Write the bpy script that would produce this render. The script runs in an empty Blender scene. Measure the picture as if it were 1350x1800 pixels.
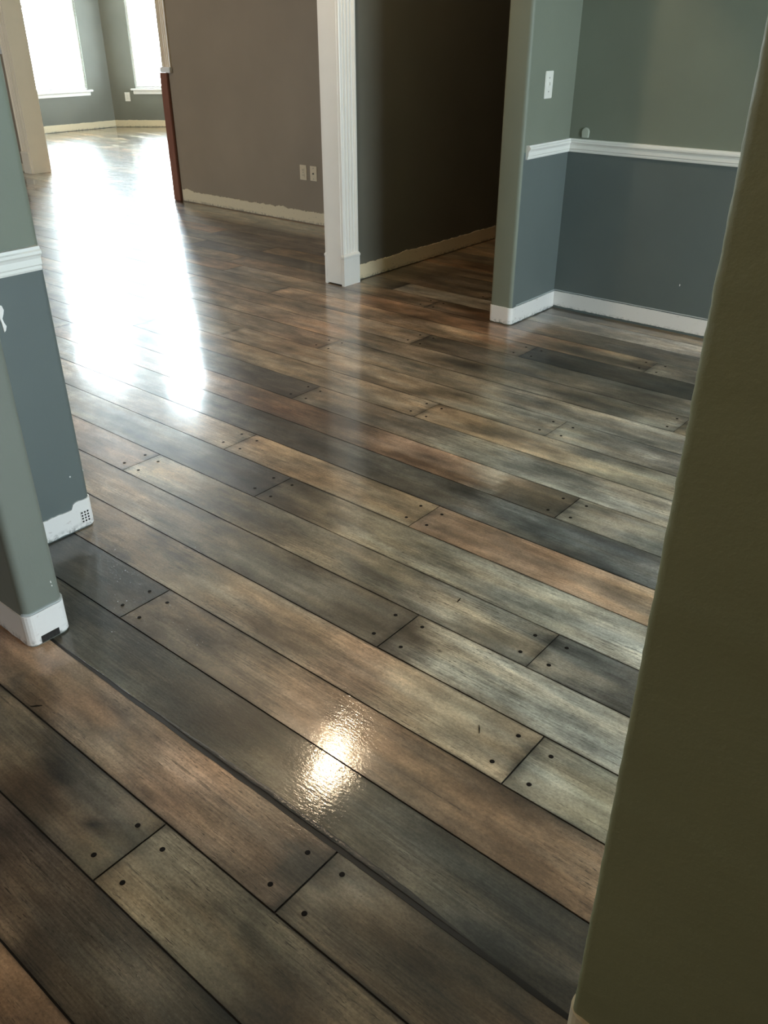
import bpy, bmesh, math, random
from mathutils import Vector, Matrix, noise as mnoise

sc = bpy.context.scene
col = sc.collection
random.seed(7)

# ---------------------------------------------------------------- camera
cam_d = bpy.data.cameras.new('camera')
cam_d.sensor_fit = 'VERTICAL'; cam_d.sensor_height = 36.0
cam_d.lens = 36.0 * 1485.44 / 1800.0
cam_d.clip_start = 0.05; cam_d.clip_end = 200
cam = bpy.data.objects.new('camera', cam_d); col.objects.link(cam)
R0 = (0.76986, 0.63821, 0.00031); R1 = (0.31896, -0.38434, -0.86634); R2 = (-0.55279, 0.66706, -0.49946)
m = Matrix.Identity(4)
for i in range(3):
    m[i][0] = R0[i]; m[i][1] = -R1[i]; m[i][2] = -R2[i]
m.translation = (0, 0, 1.5)
cam.matrix_world = m
sc.camera = cam

# ---------------------------------------------------------------- sky, lights, exposure
vs = sc.view_settings
vs.view_transform = 'Standard'; vs.look = 'None'; vs.gamma = 1.0; vs.use_curve_mapping = False
vs.exposure = 0.0
SKY = (0.80, 0.92, 1.0); SKY_STRENGTH = 75.0
w = bpy.data.worlds.new('overcast_sky'); sc.world = w; w.use_nodes = True
bg = w.node_tree.nodes['Background']; bg.inputs[0].default_value = (*SKY, 1); bg.inputs[1].default_value = SKY_STRENGTH
sc.cycles.use_denoising = True
sc.cycles.max_bounces = 10; sc.cycles.diffuse_bounces = 6; sc.cycles.glossy_bounces = 5
sc.cycles.transparent_max_bounces = 12
sc.cycles.caustics_reflective = False; sc.cycles.caustics_refractive = False
sc.cycles.sample_clamp_indirect = 6.0

def portal(loc, rot, sx, sy):
    d = bpy.data.lights.new('daylight_portal', 'AREA'); d.shape = 'RECTANGLE'; d.size = sx; d.size_y = sy
    d.cycles.is_portal = True
    o = bpy.data.objects.new('daylight_portal', d); o.location = loc; o.rotation_euler = rot; col.objects.link(o)

def lamp(loc, power, color, radius):
    d = bpy.data.lights.new('lamp_light', 'POINT'); d.energy = power; d.color = color; d.shadow_soft_size = radius
    o = bpy.data.objects.new('lamp_light', d); o.location = loc; col.objects.link(o); return o

WARM = (1.0, 0.76, 0.50)

# ---------------------------------------------------------------- materials
def s2l(c):
    return tuple(((x/255)/12.92 if x/255 <= 0.04045 else ((x/255+0.055)/1.055)**2.4) for x in c)

def new_mat(name):
    m = bpy.data.materials.new(name); m.use_nodes = True
    nt = m.node_tree; return m, nt, nt.nodes['Principled BSDF']

def N(nt, typ, **kw):
    n = nt.nodes.new(typ)
    for k, v in kw.items():
        setattr(n, k, v)
    return n

def mixrgb(nt, fac, a, b, mode='MIX'):
    n = nt.nodes.new('ShaderNodeMix'); n.data_type = 'RGBA'; n.blend_type = mode
    for sock, v in ((n.inputs[0], fac), (n.inputs[6], a), (n.inputs[7], b)):
        if hasattr(v, 'links'): nt.links.new(v, sock)
        elif isinstance(v, (int, float)): sock.default_value = v
        else: sock.default_value = (*v, 1)
    return n.outputs[2]

def maprange(nt, v, a, b, c, d):
    n = nt.nodes.new('ShaderNodeMapRange'); nt.links.new(v, n.inputs[0])
    n.inputs[1].default_value = a; n.inputs[2].default_value = b; n.inputs[3].default_value = c; n.inputs[4].default_value = d
    return n.outputs[0]

def noise_at(nt, vec, scale, detail=3, rough=0.5, mult=None):
    if mult is not None:
        vm = N(nt, 'ShaderNodeVectorMath', operation='MULTIPLY'); nt.links.new(vec, vm.inputs[0]); vm.inputs[1].default_value = mult
        vec = vm.outputs[0]
    n = nt.nodes.new('ShaderNodeTexNoise'); nt.links.new(vec, n.inputs['Vector'])
    n.inputs['Scale'].default_value = scale; n.inputs['Detail'].default_value = detail; n.inputs['Roughness'].default_value = rough
    return n.outputs['Fac']

def paint(name, upper, lower=None, split=0.92, rough=0.5, bump=0.12, mottled=0.06, spec=0.4, onlyx=None):
    m, nt, b = new_mat(name)
    pos = N(nt, 'ShaderNodeNewGeometry').outputs['Position']
    c = s2l(upper)
    out = mixrgb(nt, 0.0, c, c)
    if lower is not None:
        sep = N(nt, 'ShaderNodeSeparateXYZ'); nt.links.new(pos, sep.inputs[0])
        gt = N(nt, 'ShaderNodeMath', operation='GREATER_THAN'); nt.links.new(sep.outputs[2], gt.inputs[0]); gt.inputs[1].default_value = split
        f = gt.outputs[0]
        if onlyx is not None:
            lt = N(nt, 'ShaderNodeMath', operation='LESS_THAN'); nt.links.new(sep.outputs[0], lt.inputs[0]); lt.inputs[1].default_value = onlyx
            mx = N(nt, 'ShaderNodeMath', operation='MAXIMUM'); nt.links.new(f, mx.inputs[0]); nt.links.new(lt.outputs[0], mx.inputs[1]); f = mx.outputs[0]
        out = mixrgb(nt, f, s2l(lower), c)
    n1 = noise_at(nt, pos, 2.3, 4)
    f = maprange(nt, n1, 0.3, 0.7, 1 - mottled, 1 + mottled)
    hv = N(nt, 'ShaderNodeVectorMath', operation='SCALE'); nt.links.new(out, hv.inputs[0]); nt.links.new(f, hv.inputs[3])
    nt.links.new(hv.outputs[0], b.inputs['Base Color'])
    b.inputs['Roughness'].default_value = rough; b.inputs['Specular IOR Level'].default_value = spec
    bn = N(nt, 'ShaderNodeBump'); bn.inputs['Strength'].default_value = bump; bn.inputs['Distance'].default_value = 0.004
    nt.links.new(noise_at(nt, pos, 95, 4, 0.6), bn.inputs['Height']); nt.links.new(bn.outputs[0], b.inputs['Normal'])
    return m

M_green = paint('grey_green_paint', (122, 127, 115), (98, 106, 105))
M_stub = paint('stub_wall_paint', (122, 127, 115), (98, 106, 105), onlyx=-2.4765)
M_plain = paint('grey_green_plain_paint', (118, 122, 114))
M_olive = paint('olive_paint', (144, 146, 112), bump=0.25)
M_taupe = paint('taupe_paint', (150, 135, 116))
M_hall = paint('hall_paint', (104, 102, 92))
M_ceil = paint('ceiling_white', (198, 194, 186))
M_far = paint('bay_room_paint', (112, 112, 102))

def strip_material(name, base, scar, scar_amt=0.5):
    m, nt, b = new_mat(name)
    pos = N(nt, 'ShaderNodeNewGeometry').outputs['Position']
    n1 = noise_at(nt, pos, 26, 5, 0.7, (1, 1, 2.2))
    f = maprange(nt, n1, 0.62, 0.68, 0, scar_amt)
    c = mixrgb(nt, f, s2l(base), s2l(scar))
    sep = N(nt, 'ShaderNodeSeparateXYZ'); nt.links.new(pos, sep.inputs[0])
    low = maprange(nt, sep.outputs[2], 0.004, 0.03, 0.7, 0.0)
    n2 = noise_at(nt, pos, 60, 3, 0.6); g = maprange(nt, n2, 0.45, 0.62, 0, 1)
    mm = N(nt, 'ShaderNodeMath', operation='MULTIPLY'); nt.links.new(low, mm.inputs[0]); nt.links.new(g, mm.inputs[1])
    c = mixrgb(nt, mm.outputs[0], c, (0.03, 0.025, 0.02))
    nt.links.new(c, b.inputs['Base Color']); b.inputs['Roughness'].default_value = 0.5
    bn = N(nt, 'ShaderNodeBump'); bn.inputs['Strength'].default_value = 0.4; bn.inputs['Distance'].default_value = 0.003
    nt.links.new(n1, bn.inputs['Height']); nt.links.new(bn.outputs[0], b.inputs['Normal'])
    return m
M_strip = strip_material('bare_white_strip', (232, 228, 226), (190, 178, 172))
M_strip_cream = strip_material('bare_cream_strip', (224, 208, 176), (168, 148, 122), 0.6)

def simple(name, c, rough=0.4, spec=0.5, metal=0.0):
    m, nt, b = new_mat(name)
    pos = N(nt, 'ShaderNodeNewGeometry').outputs['Position']
    f = maprange(nt, noise_at(nt, pos, 8, 3), 0.3, 0.7, 0.985, 1.015)
    hv = N(nt, 'ShaderNodeVectorMath', operation='SCALE'); hv.inputs[0].default_value = s2l(c); nt.links.new(f, hv.inputs[3])
    nt.links.new(hv.outputs[0], b.inputs['Base Color'])
    b.inputs['Roughness'].default_value = rough; b.inputs['Specular IOR Level'].default_value = spec; b.inputs['Metallic'].default_value = metal
    return m
M_trim = simple('white_gloss_trim', (238, 236, 232), 0.3)
M_cream = simple('cream_trim', (240, 226, 204), 0.35)
M_plate = simple('white_plastic', (236, 234, 228), 0.25)
M_ivory = simple('ivory_plastic', (222, 206, 178), 0.3)
M_dark = simple('dark_gap', (30, 26, 22), 0.7)
M_metal = simple('nickel', (150, 148, 144), 0.3, 0.5, 0.9)
M_nail = simple('dark_nail_plug', (22, 17, 13), 0.8, 0.15)
M_slat = simple('blind_slat', (235, 235, 232), 0.5)

def wood_board():
    m, nt, b = new_mat('cherry_board')
    pos = N(nt, 'ShaderNodeNewGeometry').outputs['Position']
    n = noise_at(nt, pos, 6, 5, 0.6, (12, 12, 1))
    nt.links.new(mixrgb(nt, n, s2l((112, 70, 56)), s2l((146, 98, 80))), b.inputs['Base Color']); b.inputs['Roughness'].default_value = 0.4
    return m
M_board = wood_board()

def glass():
    m = bpy.data.materials.new('window_glass'); m.use_nodes = True; nt = m.node_tree
    nt.nodes.clear()
    o = N(nt, 'ShaderNodeOutputMaterial'); mx = N(nt, 'ShaderNodeMixShader'); mx.inputs[0].default_value = 0.06
    t = N(nt, 'ShaderNodeBsdfTransparent'); t.inputs[0].default_value = (0.96, 0.98, 0.97, 1)
    g = N(nt, 'ShaderNodeBsdfGlossy'); g.inputs['Roughness'].default_value = 0.02
    nt.links.new(t.outputs[0], mx.inputs[1]); nt.links.new(g.outputs[0], mx.inputs[2]); nt.links.new(mx.outputs[0], o.inputs[0])
    return m
M_glass = glass()

def emit(name, c, s):
    m = bpy.data.materials.new(name); m.use_nodes = True; nt = m.node_tree; nt.nodes.clear()
    o = N(nt, 'ShaderNodeOutputMaterial'); e = N(nt, 'ShaderNodeEmission'); e.inputs[0].default_value = (*c, 1); e.inputs[1].default_value = s
    nt.links.new(e.outputs[0], o.inputs[0]); return m

def plank_material():
    m, nt, b = new_mat('stained_plank_floor')
    pos = N(nt, 'ShaderNodeNewGeometry').outputs['Position']
    at = N(nt, 'ShaderNodeAttribute', attribute_name='stain')
    sd = N(nt, 'ShaderNodeAttribute', attribute_name='seed')
    cmb = N(nt, 'ShaderNodeCombineXYZ'); nt.links.new(sd.outputs['Fac'], cmb.inputs[0]); nt.links.new(sd.outputs['Fac'], cmb.inputs[2])
    ad = N(nt, 'ShaderNodeVectorMath', operation='ADD'); nt.links.new(pos, ad.inputs[0]); nt.links.new(cmb.outputs[0], ad.inputs[1])
    v = ad.outputs[0]
    cloud = noise_at(nt, v, 1.0, 5, 0.55, (3.2, 9, 1))
    wash = noise_at(nt, v, 1.0, 4, 0.6, (1.6, 22, 1))
    grain = noise_at(nt, v, 1.0, 4, 0.65, (7, 210, 1))
    pores = noise_at(nt, v, 1.0, 2, 0.5, (38, 420, 1))
    speck = noise_at(nt, v, 1.0, 2, 0.6, (190, 260, 1))
    patch = noise_at(nt, v, 1.0, 3, 0.5, (2.0, 5, 1))
    def scale(c, f):
        s = N(nt, 'ShaderNodeVectorMath', operation='SCALE'); nt.links.new(c, s.inputs[0]); nt.links.new(f, s.inputs[3]); return s.outputs[0]
    c = at.outputs['Color']
    c = scale(c, maprange(nt, cloud, 0.34, 0.66, 0.50, 1.46))
    c = scale(c, maprange(nt, wash, 0.3, 0.7, 0.76, 1.24))
    c = scale(c, maprange(nt, noise_at(nt, pos, 1.0, 4, 0.6, (2.6, 4.5, 1)), 0.34, 0.66, 0.66, 1.32))
    c = scale(c, maprange(nt, noise_at(nt, v, 1.0, 5, 0.65, (14, 26, 1)), 0.3, 0.7, 0.80, 1.20))
    c = scale(c, maprange(nt, noise_at(nt, v, 1.0, 3, 0.7, (130, 190, 1)), 0.3, 0.7, 0.76, 1.24))
    warm = noise_at(nt, v, 1.0, 3, 0.5, (2.2, 12, 3))
    c = mixrgb(nt, 1.0, c, mixrgb(nt, maprange(nt, warm, 0.38, 0.62, 0, 1), (0.95, 1.0, 1.05), (1.07, 0.99, 0.90)), 'MULTIPLY')
    # grain is strong in some patches and faint in others
    gm = maprange(nt, patch, 0.42, 0.62, 0.05, 0.30)
    g2 = maprange(nt, grain, 0.36, 0.64, -1, 1)
    mu = N(nt, 'ShaderNodeMath', operation='MULTIPLY_ADD'); nt.links.new(gm, mu.inputs[0]); nt.links.new(g2, mu.inputs[1]); mu.inputs[2].default_value = 1.0
    c = scale(c, mu.outputs[0])
    c = mixrgb(nt, 1.0, c, (1.22, 1.15, 1.04), 'MULTIPLY')
    pf = maprange(nt, pores, 0.63, 0.69, 0, 0.85)
    pg = maprange(nt, patch, 0.45, 0.6, 0.15, 1)
    pm = N(nt, 'ShaderNodeMath', operation='MULTIPLY'); nt.links.new(pf, pm.inputs[0]); nt.links.new(pg, pm.inputs[1])
    c = mixrgb(nt, pm.outputs[0], c, (0.022, 0.017, 0.012))
    st = maprange(nt, noise_at(nt, v, 1.0, 2, 0.5, (1.3, 105, 1)), 0.67, 0.71, 0, 0.55)
    sb = maprange(nt, noise_at(nt, v, 1.0, 3, 0.7, (26, 60, 1)), 0.42, 0.56, 0, 1)
    sx = N(nt, 'ShaderNodeMath', operation='MULTIPLY'); nt.links.new(st, sx.inputs[0]); nt.links.new(sb, sx.inputs[1])
    c = mixrgb(nt, sx.outputs[0], c, (0.03, 0.024, 0.018))
    sf = maprange(nt, speck, 0.68, 0.74, 0, 0.75)
    c = mixrgb(nt, sf, c, (0.03, 0.025, 0.02))
    nt.links.new(c, b.inputs['Base Color'])
    b.inputs['Roughness'].default_value = 0.42; b.inputs['Specular IOR Level'].default_value = 0.3
    b.inputs['Coat Weight'].default_value = 1.0; b.inputs['Coat IOR'].default_value = 1.5
    nt.links.new(maprange(nt, cloud, 0.3, 0.7, 0.06, 0.11), b.inputs['Coat Roughness'])
    peel = noise_at(nt, pos, 1.0, 3, 0.6, (60, 150, 1))
    wave = noise_at(nt, pos, 1.0, 2, 0.5, (6, 10, 1))
    hb = N(nt, 'ShaderNodeMath', operation='MULTIPLY_ADD'); nt.links.new(wave, hb.inputs[0]); hb.inputs[1].default_value = 2.0
    drop = maprange(nt, noise_at(nt, pos, 1.0, 1, 0.4, (170, 230, 1)), 0.70, 0.80, 0.0, 1.6)
    sm = N(nt, 'ShaderNodeMath', operation='ADD'); nt.links.new(peel, sm.inputs[0]); nt.links.new(drop, sm.inputs[1]); nt.links.new(sm.outputs[0], hb.inputs[2])
    bn = N(nt, 'ShaderNodeBump'); bn.inputs['Strength'].default_value = 0.22; bn.inputs['Distance'].default_value = 0.0012
    nt.links.new(hb.outputs[0], bn.inputs['Height'])
    nt.links.new(bn.outputs[0], b.inputs['Coat Normal']); nt.links.new(bn.outputs[0], b.inputs['Normal'])
    return m
M_plank = plank_material()

def subfloor_material():
    m, nt, b = new_mat('dark_joint_stain')
    b.inputs['Base Color'].default_value = (0.014, 0.011, 0.009, 1); b.inputs['Roughness'].default_value = 0.55
    return m
M_joint = subfloor_material()

def bead_material():
    m, nt, b = new_mat('wet_sealer_bead')
    pos = N(nt, 'ShaderNodeNewGeometry').outputs['Position']
    n = noise_at(nt, pos, 1.0, 4, 0.6, (60, 60, 60))
    nt.links.new(mixrgb(nt, n, (0.010, 0.008, 0.006), (0.040, 0.032, 0.024)), b.inputs['Base Color'])
    b.inputs['Roughness'].default_value = 0.5; b.inputs['Coat Weight'].default_value = 0.7; b.inputs['Coat Roughness'].default_value = 0.12
    bn = N(nt, 'ShaderNodeBump'); bn.inputs['Strength'].default_value = 0.6; bn.inputs['Distance'].default_value = 0.002
    nt.links.new(noise_at(nt, pos, 1.0, 3, 0.6, (120, 160, 120)), bn.inputs['Height']); nt.links.new(bn.outputs[0], b.inputs['Coat Normal']); nt.links.new(bn.outputs[0], b.inputs['Normal'])
    return m
M_bead = bead_material()

# ---------------------------------------------------------------- mesh helpers
class MB:
    def __init__(s): s.v = []; s.f = []
    def box(s, x0, y0, z0, x1, y1, z1):
        b = len(s.v)
        s.v += [(x0,y0,z0),(x1,y0,z0),(x1,y1,z0),(x0,y1,z0),(x0,y0,z1),(x1,y0,z1),(x1,y1,z1),(x0,y1,z1)]
        s.f += [(b,b+3,b+2,b+1),(b+4,b+5,b+6,b+7),(b,b+1,b+5,b+4),(b+1,b+2,b+6,b+5),(b+2,b+3,b+7,b+6),(b+3,b,b+4,b+7)]
        return s
    def prism(s, pts, z0, z1):
        b = len(s.v); n = len(pts)
        s.v += [(p[0],p[1],z0) for p in pts] + [(p[0],p[1],z1) for p in pts]
        s.f += [tuple(range(b+n-1, b-1, -1)), tuple(range(b+n, b+2*n))]
        for i in range(n):
            j = (i+1) % n; s.f.append((b+i, b+j, b+n+j, b+n+i))
        return s
    def sweep(s, rings, closed_ring=True, caps=True):
        b = len(s.v); n = len(rings[0])
        for r in rings: s.v += [tuple(p) for p in r]
        for k in range(len(rings)-1):
            for i in range(n if closed_ring else n-1):
                j = (i+1) % n
                s.f.append((b+k*n+i, b+k*n+j, b+(k+1)*n+j, b+(k+1)*n+i))
        if caps and closed_ring:
            s.f.append(tuple(b+i for i in range(n-1,-1,-1))); s.f.append(tuple(b+(len(rings)-1)*n+i for i in range(n)))
        return s
    def build(s, name, mat, parent=None, bevel=0, smooth=False, seg=2, local=None):
        me = bpy.data.meshes.new(name)
        v = s.v
        if local is not None: v = [(a[0]-local[0], a[1]-local[1], a[2]-local[2]) for a in v]
        me.from_pydata(v, [], s.f); me.materials.append(mat)
        bm = bmesh.new(); bm.from_mesh(me); bmesh.ops.recalc_face_normals(bm, faces=bm.faces)
        if bevel:
            bmesh.ops.bevel(bm, geom=list(bm.edges), offset=bevel, segments=seg, affect='EDGES', clamp_overlap=True)
        bm.to_mesh(me); bm.free()
        if smooth:
            for p in me.polygons: p.use_smooth = True
            try: me.set_sharp_from_angle(angle=math.radians(35))
            except Exception: pass
        o = bpy.data.objects.new(name, me); col.objects.link(o)
        if local is not None: o.location = local
        if parent is not None:
            o.parent = parent
        return o

def struct(o, label=None):
    o['kind'] = 'structure'
    if label: o['label'] = label
    return o

def empty(name, loc=(0,0,0)):
    o = bpy.data.objects.new(name, None); o.location = loc; o.empty_display_size = 0.05; col.objects.link(o); return o

def thing(name, label, cat, loc, group=None):
    o = empty(name, loc); o['label'] = label; o['category'] = cat
    if group: o['group'] = group
    return o

def part(mb, name, mat, parent, **kw):
    """parts are modelled in world space and shifted to the parent's frame"""
    loc = parent.location
    mb.v = [(a[0]-loc[0], a[1]-loc[1], a[2]-loc[2]) for a in mb.v]
    return mb.build(name, mat, parent, **kw)

def round_poly(pts, rad, seg=6):
    """rounded footprint, rad[i] for each corner, counter clockwise or clockwise"""
    out = []; n = len(pts)
    for i in range(n):
        p = Vector(pts[i]); r = rad[i]
        if r <= 0: out.append(tuple(p)); continue
        a = (Vector(pts[i-1]) - p).normalized(); b = (Vector(pts[(i+1) % n]) - p).normalized()
        c = p + a*r + b*r
        s = p + a*r - c; e = p + b*r - c
        for k in range(seg+1):
            t = k/seg * math.pi/2
            out.append(tuple(c + s*math.cos(t) + e*math.sin(t)))
    return out

def offset_path(path, d):
    """offset to the right-hand side of the walking direction"""
    out = []
    for i, p in enumerate(path):
        p = Vector(p)
        t0 = (p - Vector(path[i-1])).normalized() if i > 0 else None
        t1 = (Vector(path[i+1]) - p).normalized() if i < len(path)-1 else None
        if t0 is None: t0 = t1
        if t1 is None: t1 = t0
        n0 = Vector((t0.y, -t0.x)); n1 = Vector((t1.y, -t1.x)); nn = (n0+n1).normalized()
        k = 1.0 / max(0.5, nn.dot(n0))
        out.append(p + nn*d*k)
    return out

def densify(path, step):
    out = [Vector(path[0])]
    for i in range(1, len(path)):
        a = Vector(path[i-1]); b = Vector(path[i]); L = (b-a).length; n = max(1, int(L/step))
        for k in range(1, n+1): out.append(a.lerp(b, k/n))
    return out

def round_path(path, rad, seg=5):
    out = [Vector(path[0])]
    for i in range(1, len(path)-1):
        p = Vector(path[i]); r = rad[i]
        if r <= 0: out.append(p); continue
        a = (Vector(path[i-1]) - p).normalized(); b = (Vector(path[i+1]) - p).normalized()
        c = p + a*r + b*r; s = p + a*r - c; e = p + b*r - c
        for k in range(seg+1):
            t = k/seg*math.pi/2; out.append(c + s*math.cos(t) + e*math.sin(t))
    out.append(Vector(path[-1])); return out

def ragged_strip(path, name, mat, h=0.1, amp=0.006, seed=0, thick=0.004, z0=0.006, step=0.012, parent=None, steps=None):
    """bare strip left on the wall: solid band with a torn upper edge"""
    pts = densify(path, step); o = offset_path(pts, thick); i_ = offset_path(pts, -0.002)
    rings = []; s = 0
    for k, p in enumerate(pts):
        if k: s += (pts[k]-pts[k-1]).length
        t = h + amp*(mnoise.noise(Vector((s*75, seed*7.3, 0)))*0.5 + 0.5*mnoise.noise(Vector((s*19, seed*7.3, 3))) + 1.6*max(0, mnoise.noise(Vector((s*5, seed*3.1, 5)))-0.15))
        if steps: t += steps(s)
        zb = z0 + 0.004*mnoise.noise(Vector((s*30, seed, 9)))
        rings.append([(o[k].x, o[k].y, zb), (o[k].x, o[k].y, t), (i_[k].x, i_[k].y, t+0.001), (i_[k].x, i_[k].y, zb)])
    mb = MB(); mb.sweep(rings)
    return mb.build(name, mat, parent)

def wall_holes(name, p0, p1, thick, z1, holes, mat, z0=0.0, flip=1):
    """straight wall from p0 to p1 (inner face on this line, body to the left*flip) with rectangular holes"""
    a = Vector(p0); b = Vector(p1); L = (b-a).length; t = (b-a)/L; n = Vector((-t.y, t.x))*flip*thick
    ss = sorted(set([0, L] + [h[0] for h in holes] + [h[1] for h in holes]))
    zz = sorted(set([z0, z1] + [h[2] for h in holes] + [h[3] for h in holes]))
    mb = MB()
    for i in range(len(ss)-1):
        run = None
        for j in range(len(zz)-1):
            cs = (ss[i]+ss[i+1])/2; cz = (zz[j]+zz[j+1])/2
            if any(h[0] < cs < h[1] and h[2] < cz < h[3] for h in holes): continue
            q0 = a+t*ss[i]; q1 = a+t*ss[i+1]
            mb.prism([tuple(q0), tuple(q1), tuple(q1+n), tuple(q0+n)], zz[j], zz[j+1])
    return struct(mb.build(name, mat))

# ---------------------------------------------------------------- floor
floor = struct(MB().box(-14.2, -3.3, -0.15, 3.8, 12.5, -0.0035).build('floor', M_joint), 'glossy stained concrete floor scored into long wide planks')

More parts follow.
